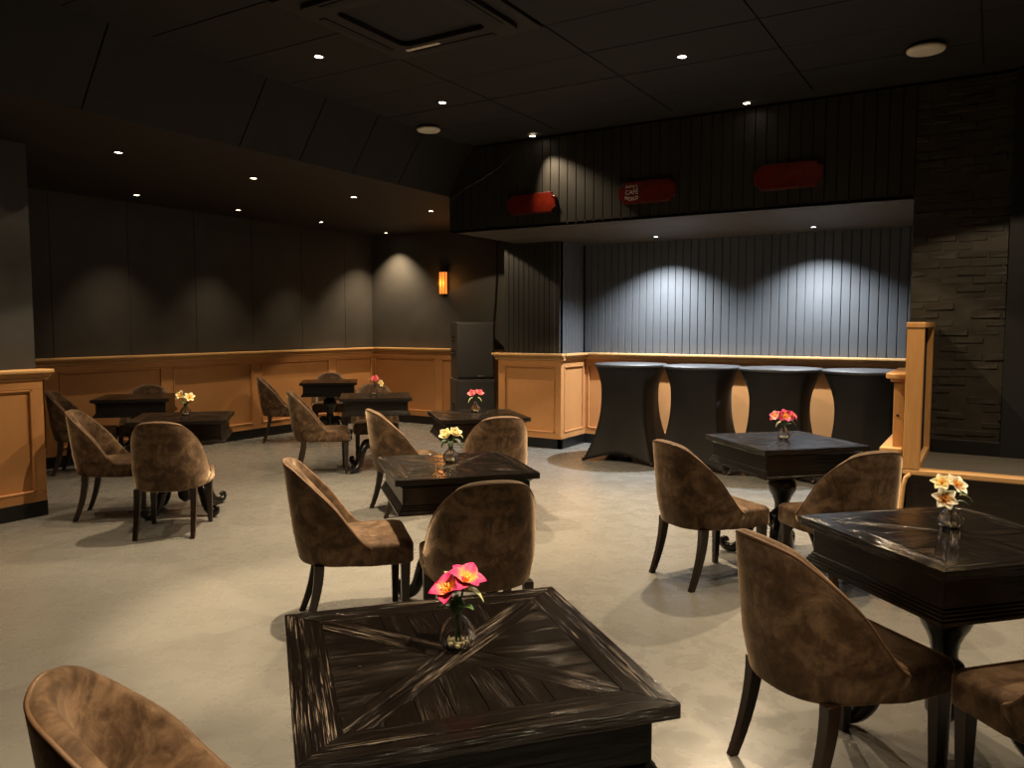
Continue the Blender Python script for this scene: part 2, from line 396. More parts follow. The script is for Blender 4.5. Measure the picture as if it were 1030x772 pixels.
# ------------------------------------------------------------------ dining table
def clip(poly,a,b_,c):
    """keep the side a*x+b*y<=c"""
    out=[]
    for i in range(len(poly)):
        p,q=poly[i],poly[(i+1)%len(poly)]
        dp=a*p[0]+b_*p[1]-c; dq=a*q[0]+b_*q[1]-c
        if dp<=0: out.append(p)
        if dp*dq<0:
            t=dp/(dp-dq); out.append((p[0]+t*(q[0]-p[0]),p[1]+t*(q[1]-p[1])))
    return out
TH=.80; HS=.371
def tabletop_mb():
    m=MB(); zt=TH; m.prism(rrect(HS,HS,.004,2),TH-.030,TH-.003)
    def plank(poly,ang,glinty=True):
        # clean + inset
        pp=[]
        for p in poly:
            if not pp or math.hypot(p[0]-pp[-1][0],p[1]-pp[-1][1])>1e-4: pp.append(p)
        if len(pp)>2 and math.hypot(pp[0][0]-pp[-1][0],pp[0][1]-pp[-1][1])<1e-4: pp.pop()
        if len(pp)<3: return
        area=sum(pp[i][0]*pp[(i+1)%len(pp)][1]-pp[(i+1)%len(pp)][0]*pp[i][1] for i in range(len(pp)))/2
        if abs(area)<2e-4: return
        if area<0: pp=pp[::-1]
        ins=list(pp)
        n=len(pp); d=.0012
        res=pp
        for i in range(n):
            p,q=pp[i],pp[(i+1)%n]; L=math.hypot(q[0]-p[0],q[1]-p[1]); nx,ny=(q[1]-p[1])/L,-(q[0]-p[0])/L
            res=clip(res,nx,ny,nx*p[0]+ny*p[1]-d)
        if len(res)<3: return
        k=len(res); o=len(m.v); dz=random.uniform(-.0006,.0006)
        for x,y in res: m.v.append(Vector((x,y,zt-.004)))
        for x,y in res: m.v.append(Vector((x,y,zt+dz)))
        ca,sa=math.cos(ang),math.sin(ang); ox,oy=random.uniform(0,40)+(100 if glinty else 0),random.uniform(0,40)
        for i in range(k):
            m.f.append([o+i,o+(i+1)%k,o+k+(i+1)%k,o+k+i]); m.sm.append(False)
        m.f.append([o+k+i for i in range(k)]); m.sm.append(False)
        m.uv[len(m.f)-1]=[(ox+x*ca+y*sa,oy-x*sa+y*ca) for x,y in res]
    B=.088; q=HS-B
    for k in range(4):
        a=k*PI/2; ca,sa=math.cos(a),math.sin(a)
        for (w0,w1) in ((0,.030),(.030,B)):
            poly=[(-HS+w0,-HS+w0),(HS-w0,-HS+w0),(HS-w1,-HS+w1),(-HS+w1,-HS+w1)]
            plank([(x*ca-y*sa,x*sa+y*ca) for x,y in poly],a)
    sq=[(-q,-q),(q,-q),(q,q),(-q,q)]; h=.036
    # one whole diagonal, one interrupted, each of two strips
    r2=1/math.sqrt(2)
    for (e0,e1) in ((-h,0),(0,h)):
        p=clip(clip(sq,r2,-r2,e1),-r2,r2,-e0); plank(p,R(45))
        for sgn in (1,-1):
            p=clip(clip(sq,r2,r2,e1),-r2,-r2,-e0); p=clip(p,-r2*sgn,r2*sgn,-h); plank(p,R(-45))
    for k in range(4):
        a=k*PI/2; ca,sa=math.cos(a),math.sin(a)
        tri=[(-q,-q),(q,-q),(0,0)]
        tri=clip(clip(tri,r2,r2,10),1,0,10)
        # remove the diagonal strips
        tri=clip(tri,-r2,r2,-h)      # keep x-y>= h*sqrt2 side
        tri=clip(tri,r2,r2,-h)       # keep x+y<=-h
        for side in (-1,1):
            half=clip(tri,-side,0,0)
            for j in range(5):
                st=clip(clip(half,side,0,(j+1)*.068),-side,0,-j*.068)
                if len(st)>2: plank([(x*ca-y*sa,x*sa+y*ca) for x,y in st],a+R(90)+R(4)*side,False)
    return m
def sq_loft(m,prof):
    m.loft([[(x,y,z) for x,y in rrect(h,h,min(.006,h*.1),2)] for z,h in prof],True,True,False)
def scroll_leg(m,ang):
    pts=[(.03,.215),(.07,.262),(.12,.280),(.17,.262),(.205,.215),(.228,.155),(.25,.095),(.285,.050),(.325,.033),(.362,.036),(.388,.056),(.385,.084),(.362,.090),(.352,.072)]
    rad=[.040,.041,.041,.040,.039,.037,.035,.033,.031,.029,.026,.022,.017,.010]
    # finer curve
    P=[];Rr=[]
    n=len(pts)
    for i in range(n-1):
        p0=pts[max(i-1,0)];p1=pts[i];p2=pts[i+1];p3=pts[min(i+2,n-1)]
        for s in range(3):
            t=s/3
            f=lambda a,b,c,d:.5*((2*b)+(c-a)*t+(2*a-5*b+4*c-d)*t*t+(3*b-a-3*c+d)*t**3)
            P.append((f(p0[0],p1[0],p2[0],p3[0]),0,f(p0[1],p1[1],p2[1],p3[1]))); Rr.append(rad[i]+(rad[i+1]-rad[i])*t)
    P.append((pts[-1][0],0,pts[-1][1])); Rr.append(rad[-1])
    m.tube(P,Rr,10,Matrix.Rotation(ang,4,'Z'),.8)
def make_table(label,loc,rz):
    t=thing('dining_table',label,'table',loc,rz,'square black pedestal tables')
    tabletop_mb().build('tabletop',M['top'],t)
    m=MB(); sq_loft(m,[(TH-.030,.352),(TH-.040,.340),(TH-.050,.330),(TH-.135,.330),(TH-.140,.336),(TH-.146,.336),(TH-.150,.342),(TH-.157,.342),(TH-.161,.348),(TH-.168,.348),(TH-.172,.354),(TH-.184,.354),(TH-.184,.30)])
    m.build('apron',M['black'],t)
    m=MB(); m.lathe([(.617,.064),(.607,.074),(.598,.066),(.585,.058),(.570,.062),(.552,.074),(.53,.086),(.505,.092),(.48,.090),(.455,.080),(.43,.065),(.40,.052),(.37,.046),(.345,.045),(.332,.050),(.322,.064),(.305,.072),(.29,.066),(.285,.060),(.14,.058),(.12,.05),(.10,.03),(.085,.012)],28)
    m.build('column',M['black'],t)
    for k in range(4):
        m=MB(); scroll_leg(m,R(45+90*k)); m.build('foot',M['black'],t)
    return t
A47=R(47)
tables=[(-1.025,1.43,49,'square black wooden table nearest the camera, with parquet star top and pink lilies'),
 (-.11,3.22,46,'square black wooden table at the right edge, with white blossoms in a vase on top'),
 (-1.157,5.32,46,'square black wooden table standing in front of the black covered bar tables'),
 (-2.477,3.44,48,'square black wooden table in the middle of the room, with a cream rose vase'),
 (-3.72,5.51,46,'square black wooden table in front of the loudspeaker stack'),
 (-5.71,4.10,46,'square black wooden table with pale yellow flowers, near the caramel stub wall at left'),
 (-7.76,5.02,47,'bare square black table farthest left, beside the long panelled wall'),
 (-5.67,6.44,42,'square black table with a pink and white posy, second from the far corner'),
 (-7.68,7.79,42,'bare square black table in the far corner of the room')]
T0=None
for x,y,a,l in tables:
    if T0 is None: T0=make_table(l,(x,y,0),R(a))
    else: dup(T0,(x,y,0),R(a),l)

# ------------------------------------------------------------------ chair
CA,CB,CYF,CN=.268,.37,.10,2.6
def plan(ph):
    s,c=math.sin(ph),abs(math.cos(ph))
    return Vector((CA*math.copysign(abs(s)**(2/CN),s), CYF-CB*c**(2/CN),0))
def rimh(ph): return interp([0,.05,.17,.354,.62,.737,.86,1],[.452,.475,.55,.66,.765,.805,.845,.872],abs(math.cos(ph)))
def place(p,z,ph):
    tz=max(0,min(1,(z-.355)/.13)); tz=tz*tz*(3-2*tz); sc=.925+.075*tz
    x=p.x*sc; y=(p.y-.02)*(.94+.06*tz)+.02
    if z>.42: 
        y-=.125*(z-.42)*(.35+.65*abs(math.cos(ph)))
        x*=1-.05*max(0,(z-.5)/.4)**2
    return Vector((x,y,z))
def make_chair(label,loc,rz):
    t=thing('dining_chair',label,'chair',loc,rz,'brown velvet dining chairs')
    N=72; th=.052; loops=[]; pipe=[]
    for i in range(N+1):
        u=-1+2*i/N
        ph=PI/2*math.copysign(abs(u)**1.0,u)*.9999
        p=plan(ph); e=.01; d=(plan(min(ph+e,PI/2*.9999))-plan(max(ph-e,-PI/2*.9999))).normalized()
        nin=Vector((-d.y,d.x,0))
        h=rimh(ph); lp=[]
        ends=1-max(0,(abs(u)-.86)/.14)*.45
        T=th*ends
        for z,off in ((.350,.020),(.356,.008),(.368,.001)): lp.append(place(p+nin*off,z,ph))
        for k in range(1,8):
            z=.368+(h-.024-.368)*k/7; lp.append(place(p,z,ph))
        for k in range(1,7):
            a=PI*k/7; lp.append(place(p+nin*(T/2-T/2*math.cos(a)),h-.024+.024*math.sin(a),ph))
        zi=.40
        for k in range(0,7):
            f=k/6; z=(h-.024)+(zi-(h-.024))*f
            lp.append(place(p+nin*(T+.012*math.sin(PI*f)),z,ph))
        lp.append(place(p+nin*T,.352,ph))
        loops.append(lp); pipe.append(place(p+nin*(T*.10),h-.011,ph))
    m=MB(); m.loft(loops,True,True,True); m.build('backrest',M['velvet'],t)
    m=MB(); m.tube([loops[0][0]+Vector((0,.004,0)),loops[0][4]+Vector((0,.004,0))]+pipe+[loops[-1][4]+Vector((0,.004,0)),loops[-1][0]+Vector((0,.004,0))],.0055,6); m.build('piping',M['piping'],t)
    # seat
    m=MB(); L=[]
    def seat_loop(ins,z):
        hx=.257-ins; yf=.315-ins; r=max(.006,.04-ins*.1); lp=[]
        for k in range(7):
            q=R(90-15*k); lp.append((hx*.97-r+r*math.cos(q),yf-r+r*math.sin(q),z))
        lp=[(-x,y,z) for x,y,z in lp][::-1][::-1][:0]+lp
        for k in range(1,4): lp.append((hx*(.97+.03*k/4),yf-r-(yf-r-CYF)*k/4,z))
        g=(.258-.022-ins)/CA
        for k in range(33):
            p=plan(PI/2*(.998-2*.998*k/32)); e=abs(math.cos(PI/2*(.998-2*.998*k/32)))
            gx=(hx/CA)+(g-hx/CA)*min(1,e*5)
            lp.append((p.x*gx,CYF+(p.y-CYF)*(CB-.03-ins)/CB,z))
        for k in range(3,0,-1): lp.append((-hx*(.97+.03*k/4),yf-r-(yf-r-CYF)*k/4,z))
        for k in range(7):
            q=R(180-15*k); lp.append((-hx*.97+r+r*math.cos(q),yf-r+r*math.sin(q),z))
        return lp
    for z,ins in ((.347,.014),(.351,.005),(.360,0),(.440,0),(.452,.004),(.460,.014),(.466,.035),(.470,.08),(.473,.13),(.474,.18)): L.append(seat_loop(ins,z))
    m.loft(L,True,True,True); m.build('seat',M['velvet'],t)
    # legs
    for sx in (-1,1):
        m=MB(); LP=[]
        for k in range(9):
            f=k/8; z=.36*(1-f); w=.023-.008*f; cx=sx*(.195+.004*f); cy=-.155-.085*f**1.8
            LP.append([(cx+a*w,cy+b_*w*1.1,z) for a,b_ in ((-1,-1),(1,-1),(1,1),(-1,1))])
        m.loft(LP,True,True,False); m.build('leg',M['leg'],t,.003)
        m=MB(); LP=[]
        for k in range(6):
            f=k/5; z=.36*(1-f); w=.0245-.0095*f; cx=sx*(.208+.004*f); cy=.272-.004*f
            LP.append([(cx+a*w,cy+b_*w,z) for a,b_ in ((-1,-1),(1,-1),(1,1),(-1,1))])
        m.loft(LP,True,True,False); m.build('leg',M['leg'],t,.003)
    return t
chairs=[ # x,y,heading of the seat (0 = along +x), label
 (-.425,2.835,50,'brown velvet chair, back to the camera, pushed in at the right-hand table with white blossoms'),
 (.29,2.79,137,'brown velvet chair cut off by the bottom right corner of the photo'),
 (-1.465,4.71,56,'brown velvet chair left of the table that stands before the covered bar tables'),
 (-.73,4.91,135,'brown velvet chair right of the table before the covered bar tables, next to the booth'),
 (-2.84,3.04,47,'brown velvet chair seen from its side, left of the cream rose table mid-room'),
 (-2.09,3.10,137,'brown velvet chair with its arched back to the camera, behind the nearest table'),
 (-4.16,5.13,58,'dark brown velvet chair left of the table in front of the loudspeakers'),
 (-3.37,5.21,137,'brown velvet chair, arched back to the camera, at the table before the loudspeakers'),
 (-6.12,3.76,45,'brown velvet chair seen from its side, left of the table with pale yellow flowers'),
 (-5.26,3.67,130,'brown velvet chair with its back to the camera at the table with pale yellow flowers'),
 (-8.20,4.70,47,'brown velvet chair farthest left, half hidden behind the caramel stub wall'),
 (-8.09,5.33,-43,'brown velvet chair facing the camera behind the bare table by the left wall'),
 (-8.16,7.42,47,'brown velvet chair seen from its side at the bare table in the far corner'),
 (-8.03,8.16,-45,'brown velvet chair facing the camera behind the bare table in the far corner'),
 (-6.06,6.02,47,'brown velvet chair seen from its side, left of the table with pink and white posy'),
 (-6.00,6.80,-45,'brown velvet chair facing the camera behind the table with pink and white posy'),
 (-1.325,1.035,55,'brightly lit brown velvet chair in the bottom left corner of the photo'),
]
C0=None
for x,y,a,l in chairs:
    rz=R(a-90); x-=.03*math.cos(R(a)); y-=.03*math.sin(R(a))
    if C0 is None: C0=make_chair(l,(x,y,0),rz)
    else: dup(C0,(x,y,0),rz,l)

# ------------------------------------------------------------------ vases and flowers
def make_vase(label,loc,s=1.0):
    t=thing('bud_vase',label,'vase',loc,0,'small glass bud vases'); t.scale=(s,s,s)
    n=48
    def ring(r,z,rib): return [((r+rib*math.cos(14*2*PI*j/n)*r)*math.cos(2*PI*j/n),(r+rib*math.cos(14*2*PI*j/n)*r)*math.sin(2*PI*j/n),z) for j in range(n)]
    out=[(.0015,.020,0),(.002,.026,.01),(.010,.036,.025),(.025,.0425,.04),(.040,.0415,.04),(.055,.035,.04),(.068,.024,.025),(.078,.0145,0),(.088,.0115,0),(.096,.014,0),(.100,.0175,0)]
    inn=[(.099,.0160,0),(.094,.0122,0),(.086,.0096,0),(.077,.0118,0),(.066,.0208,0),(.054,.0315,0),(.040,.0375,0),(.025,.0385,0),(.012,.033,0),(.007,.022,0)]
    m=MB(); m.loft([ring(r,z,k) for z,r,k in out]+[ring(r,z,k) for z,r,k in inn],True,True,True); m.build('glass_body',M['glass'],t)
    m=MB()
    rr=random.Random(3)
    for k in range(26):
        a=rr.uniform(0,6.28); q=.022*math.sqrt(rr.random()); z=.013+rr.uniform(0,.008); r=.0045
        m.lathe([(z-r*.7,r*.6),(z,r),(z+r*.7,r*.6)],6,Matrix.Translation((q*math.cos(a),q*math.sin(a),0)))
    m.build('pebble_fill',M['pebble'],t)
    return t
def petal(m,L,W,cup,curl,Mx):
    nu,nv=7,5; o=len(m.v); pts=[]
    for i in range(nu+1):
        u=i/nu; w=W*math.sin(PI*min(1,.08+.92*u)**.8)**.8 if u<1 else .002
        w=max(w,.0015)
        for j in range(nv+1):
            v=-1+2*j/nv
            ang=curl*u
            r=L*u
            x=r*math.cos(cup-ang); z=r*math.sin(cup-ang)+abs(v)**2*w*.45
            pts.append((x,v*w,z,u))
    for x,y,z,u in pts: m.v.append(Mx@Vector((x,y,z)))
    for i in range(nu):
        for j in range(nv):
            a=i*(nv+1)+j; f=[a,a+1,a+nv+2,a+nv+1]
            m.f.append([o+k for k in f]); m.sm.append(True)
            m.uv[len(m.f)-1]=[(pts[k][3],.5) for k in f]
def blossom(parent,pos,aim,size,kind,mat,rng):
    z=Vector(aim).normalized(); x=z.orthogonal().normalized(); y=z.cross(x)
    Mx=Matrix((x,y,z)).transposed().to_4x4(); Mx.translation=Vector(pos)
    m=MB()
    if kind=='lily':
        for k in range(6):
            petal(m,size*.92,size*.38,R(52 if k%2 else 36),R(20),Mx@Matrix.Rotation(R(60*k+rng.uniform(-8,8)),4,'Z'))
    elif kind=='rose':
        for lay,(np_,cp,s) in enumerate(((5,20,1),(5,42,.85),(4,62,.65),(3,78,.45))):
            for k in range(np_): petal(m,size*s,size*.42*s,R(cp),R(-18),Mx@Matrix.Rotation(R(360/np_*k+lay*33+rng.uniform(-10,10)),4,'Z'))
    else:
        for k in range(6): petal(m,size,size*.36,R(30),R(12),Mx@Matrix.Rotation(R(60*k+rng.uniform(-8,8)),4,'Z'))
    o=m.build('blossom',M[mat],parent); 
    sd=o.modifiers.new('thickness','SOLIDIFY'); sd.thickness=.0012
    if kind!='rose':
        m=MB()
        for k in range(6):
            a=R(60*k+20); d=Vector((math.cos(a)*.35,math.sin(a)*.35,1))
            p0=Mx@Vector((0,0,0)); p1=Mx@(d*size*.45)
            m.tube([p0,p0.lerp(p1,.6),p1],[size*.03,size*.03,size*.055],6)
        m.build('stamen',M['yel'],o)
def leafpart(parent,pos,d,L,W,mat='leaf'):
    d=Vector(d).normalized(); y=Vector((0,0,1)).cross(d).normalized(); z=d.cross(y)
    Mx=Matrix((d,y,z)).transposed().to_4x4(); Mx.translation=Vector(pos)
    m=MB(); petal(m,L,W,0,R(35),Mx); o=m.build('leaf',M[mat],parent); s=o.modifiers.new('thickness','SOLIDIFY'); s.thickness=.001
def flowers(name,label,loc,spec,leaves,seed,s=1.0,rz=0,bulb=False):
    rng=random.Random(seed)
    t=thing(name,label,'flowers',loc,rz); t.scale=(s,s,s)
    m=MB()
    for (pos,aim,size,kind,mat) in spec:
        p=Vector(pos); m.tube([(0,0,.020),(p.x*.1,p.y*.1,.085),(p.x*.5,p.y*.5,.085+(p.z-.085)*.55),p],.0028,6)
    m.build('stem',M['stem'],t)
    if bulb:
        m=MB(); m.lathe([(.088,.004),(.094,.013),(.105,.0185),(.118,.018),(.130,.011),(.138,.004)],16); m.build('bulb',M['leaf'],t)
    for sp in spec: blossom(t,*sp,rng)
    for lf in leaves: leafpart(t,*lf)
    return t
# right = camera right (.853,.522), towards the camera = (.522,-.853)
def cr(r,f,z): return (.853*r+.522*f,.522*r-.853*f,z)
V=[((-1.038,1.452),'ribbed glass bud vase with a pink lily pair on the nearest table'),
 ((-.109,3.284),'glass bud vase holding white blossoms on the right-hand table'),
 ((-1.159,5.326),'glass bud vase with pink and orange lilies on the table before the bar tables'),
 ((-2.511,3.459),'glass bud vase with cream roses on the mid-room table'),
 ((-3.80,5.60),'glass bud vase with a deep pink rose on the table before the loudspeakers'),
 ((-5.73,4.14),'glass bud vase with pale yellow flowers on the left table'),
 ((-5.72,6.47),'glass bud vase with a pink and white posy on the far table')]
V0=None
ZT=TH+.0008
for (x,y),l in V:
    if V0 is None: V0=make_vase(l,(x,y,ZT))
    else: dup(V0,(x,y,ZT),random.uniform(0,3),l)
P=[(x,y,ZT) for (x,y),_ in V]
flowers('lily_sprig','two pink lilies with orange centres in the vase on the nearest table',P[0],
 [(cr(.020,-.004,.168),cr(.25,.45,1),.058,'lily','pinkp'),(cr(-.018,.012,.146),cr(-.45,.45,1),.058,'lily','pinkp')],
 [(cr(.025,.0,.150),cr(1,.1,-.02),.052,.013,'bud'),(cr(-.012,-.02,.165),cr(-.3,-.2,1),.035,.013,'bud'),(cr(-.01,.01,.13),cr(-1,.4,-.2),.04,.010,'bud'),(cr(.012,.006,.10),cr(.5,.6,1),.05,.014),(cr(-.012,.004,.10),cr(-.6,.4,1),.045,.013),(cr(.01,-.01,.175),cr(.0,-.5,1),.03,.008)],1,.93,0,True)
flowers('white_blossom_sprig','white blossoms with brown-gold hearts in the vase on the right-hand table',P[1],
 [(cr(-.045,.03,.118),cr(-.25,1,.55),.048,'flat','whitep'),(cr(.018,-.01,.158),cr(.35,.75,.8),.048,'flat','whitep'),(cr(-.030,-.015,.165),cr(-.4,.6,.9),.042,'flat','creamp')],
 [(cr(.03,0,.125),cr(1,.2,.15),.05,.012,'bud'),(cr(-.02,.01,.13),cr(-.5,.5,.9),.05,.015),(cr(.0,.01,.14),cr(.2,.7,.5),.04,.015),(cr(.02,.0,.10),cr(.7,.4,.4),.04,.012)],2)
flowers('orange_lily_sprig','pink and orange lilies in the vase on the table before the bar tables',P[2],
 [(cr(.0,.02,.150),cr(.05,1,.7),.062,'lily','pinkp'),(cr(-.05,.0,.150),cr(-.7,.6,.6),.05,'lily','rosep'),(cr(.055,0,.150),cr(.8,.5,.6),.045,'lily','pinkp')],
 [(cr(-.02,.01,.12),cr(-1,.3,-.1),.055,.012,'bud'),(cr(.03,.01,.13),cr(1,.2,-.1),.06,.011,'bud'),(cr(.015,0,.09),cr(.5,.5,1),.05,.014)],3)
flowers('cream_rose_sprig','cream roses with green leaves in the vase on the mid-room table',P[3],
 [(cr(-.022,.012,.150),cr(-.35,.8,.8),.046,'rose','creamp'),(cr(.024,.010,.158),cr(.3,.7,.9),.044,'rose','creamp')],
 [(cr(-.02,.01,.125),cr(-.8,.5,-.2),.05,.018),(cr(.02,.01,.13),cr(1,.3,-.25),.065,.020),(cr(.03,0,.165),cr(.7,-.3,.8),.035,.016),(cr(.045,.0,.15),cr(1,.2,.1),.028,.012,'bud'),(cr(0,.02,.12),cr(.1,1,-.2),.04,.016)],4)
flowers('pink_rose_sprig','deep pink rose in the vase on the table before the loudspeakers',P[4],
 [(cr(-.022,.01,.155),cr(-.3,.7,.8),.05,'rose','rosep'),(cr(.030,.005,.160),cr(.4,.6,.9),.048,'rose','rosep')],
 [(cr(-.02,.01,.13),cr(-1,.3,-.25),.06,.016,'bud'),(cr(.02,.01,.13),cr(1,.3,-.15),.05,.014,'bud'),(cr(0,.0,.10),cr(-.4,.5,.9),.04,.012)],5)
flowers('yellow_lily_sprig','pale yellow flowers in the vase on the left table',P[5],
 [(cr(-.030,.01,.165),cr(-.4,.8,.6),.055,'lily','creamp'),(cr(.035,.0,.150),cr(.4,.7,.7),.05,'flat','creamp')],
 [(cr(0,.02,.12),cr(.2,.8,.2),.045,.018),(cr(-.01,0,.11),cr(-.7,.4,.6),.04,.016),(cr(.02,0,.10),cr(.6,.3,.8),.04,.014)],6)
flowers('pink_white_posy','pink and white posy in the vase on the far table',P[6],
 [(cr(.015,.01,.165),cr(.1,.9,.7),.055,'rose','rosep'),(cr(.07,.01,.125),cr(.8,.6,.4),.045,'flat','creamp')],
 [(cr(-.02,.01,.165),cr(-.9,.3,.7),.05,.014,'bud'),(cr(.02,.0,.11),cr(.5,.4,.8),.045,.014)],7)

# ------------------------------------------------------------------ bar tables under stretch covers
def make_bar(label,loc,rz):
    t=thing('bar_table',label,'bar table',loc,rz,'bar tables under black stretch covers')
    n=96; HT=1.10; RT=.415
    def rad(th,z):
        f=z/HT
        c4=abs(math.cos(2*(th-PI/4)))**.9 if math.cos(2*(th-PI/4))**2>=0 else 0
        d=abs(((th/(PI/2)+.5)%1.0)-.5)*2      # 0 on the faces, 1 on the corner directions
        corner=interp([0,.05,.25,.5,.75,.93,1],[.588,.555,.445,.372,.360,.395,.415],f)
        face=interp([0,.05,.25,.5,.75,.93,1],[.395,.375,.315,.285,.305,.375,.415],f)
        w=d**2.6
        return face+(corner-face)*w
    LP=[]
    for k in range(27):
        f=1-k/26
        loop=[]
        for j in range(n):
            th=2*PI*j/n
            d=abs(((th/(PI/2)+.5)%1.0)-.5)*2
            hem=.095*(1-d**2)
            z=hem+(HT-hem)*f
            r=rad(th,z)
            loop.append((r*math.cos(th),r*math.sin(th),z))
        LP.append(loop)
    m=MB(); m.loft(LP,False,False,True)
    o=m.build('stretch_cover',M['span'],t); s=o.modifiers.new('thickness','SOLIDIFY'); s.thickness=.003; s.offset=-1
    m=MB(); m.lathe([(HT-.022,.418),(HT-.010,.424),(HT+.004,.424),(HT+.010,.416),(HT+.012,.2)],64); m.build('top_cap',M['spantop'],t)
    m=MB(); m.lathe([(.0,.03),(.45,.03),(HT-.03,.03)],16); m.build('pole',M['leg'],t)
    for k in range(4):
        a=R(45+90*k); c=(.578*math.cos(a),.578*math.sin(a))
        m=MB(); m.lathe([(0,.020),(.02,.022),(.035,.018)],12,Matrix.Translation((c[0],c[1],0))); m.build('foot',M['leg'],t)
        m=MB(); m.tube([(.05*math.cos(a),.05*math.sin(a),.12),(c[0]*.97,c[1]*.97,.022)],.012,8); m.build('leg_tube',M['leg'],t)
    return t
B0=None
for k,(x,l) in enumerate(((-3.60,'black covered bar table at the left end of the row'),(-2.74,'black covered bar table second from the left in the row'),(-1.89,'black covered bar table third from the left, behind the pink lily table'),(-1.05,'black covered bar table at the right end of the row, beside the booth'))):
    if B0 is None: B0=make_bar(l,(x,8.53,0),R(2))
    else: dup(B0,(x,8.52-.02*k,0),R((0,-2,1,0)[k]),l)

# ------------------------------------------------------------------ loudspeakers
def speaker(label,loc,rz,w,h,d,handle):
    t=thing('loudspeaker',label,'loudspeaker',loc,rz,'stacked black loudspeakers')
    m=MB(); m.box(-w/2,w/2,-d/2,d/2,0.006,h); m.build('cabinet',M['spk'],t,.012)
    m=MB(); m.box(-w/2+.02,w/2-.02,-d/2-.012,-d/2+.004,.03,h-.025); m.build('grille',M['grille'],t,.006)
    m=MB(); m.box(.02,.11,-d/2-.016,-d/2-.011,.035,.055); m.build('badge',M['chrome'],t,.002)
    for z in ([.45*h,.70*h] if handle else [.5*h]):
        m=MB(); m.loft([[(-w/2-.002,y,z+q) for y,q in rrect(.075,.05,.02,3)],[(-w/2-.010,y,z+q) for y,q in rrect(.082,.057,.024,3)],[(-w/2-.010,y,z+q) for y,q in rrect(.06,.035,.015,3)],[(-w/2+.03,y,z+q) for y,q in rrect(.05,.03,.012,3)]],False,True,False); m.build('handle_cup',M['dark'],t)
        m=MB(); m.tube([(-w/2-.006,-.062,z),(-w/2-.006,.062,z)],.010,8); m.build('handle',M['spk'],t)
    for sx in (-1,1):
        for sy in (-1,1):
            m=MB(); m.lathe([(0,.018),(.008,.018)],10,Matrix.Translation((sx*(w/2-.05),sy*(d/2-.05),0))); m.build('rubber_foot',M['dark'],t)
    return t
SR=R(47)
speaker('black loudspeaker on the floor, lower one of the stack by the back wall',(-6.36,9.30,0),SR,.56,.80,.50,False)
speaker('black loudspeaker with side handles, on top of the other loudspeaker',(-6.36,9.30,.80),SR,.54,.80,.48,True)
b=MB(); b.tube([(-6.27,9.83,2.98),(-6.28,9.83,2.4),(-6.31,9.83,1.9),(-6.35,9.82,1.5),(-6.33,9.78,1.25)],.011,8)
tag(b.build('speaker_cable',M['dark']),'black cable hanging down the back wall to the loudspeaker stack','cable')
b=MB(); b.tube([(-4.45,7.27,3.36),(-4.62,7.25,3.24),(-4.80,7.24,3.15),(-5.02,7.24,3.07),(-5.25,7.25,2.95)],.008,8)
tag(b.build('ceiling_cable',M['trimr']),'thin dark cable looping from the ceiling to the bulkhead corner','cable')
# wall lantern
t=thing('wall_lantern','amber glowing lantern on the dark back wall above the loudspeakers','wall lamp',(-7.25,YB-.01,2.02))
m=MB(); m.box(-.05,.05,-.02,0,.03,.34); m.build('back_plate',M['trimr'],t,.003)
for s in (-1,1):
    m=MB(); m.loft([[(s*.034+.026*math.cos(a),-.055+.040*math.sin(a),z) for a in [2*PI*k/16 for k in range(16)]] for z in (.02,.35)],True,True,True); m.build('glass_tube',M['lantern'],t)
m=MB(); m.box(-.065,.065,-.10,-.01,.35,.362); m.box(-.065,.065,-.10,-.01,.008,.02); m.build('cage_cap',M['trimr'],t,.003)
m=MB()
for s in (-.062,0,.062): m.tube([(s,-.098,.012),(s,-.098,.358)],.004,6)
m.build('cage_bar',M['trimr'],t)
m=MB(); m.lathe([(-.02,.004),(-.012,.012),(.008,.014)],10,Matrix.Translation((0,-.05,0))); m.build('finial',M['trimr'],t)

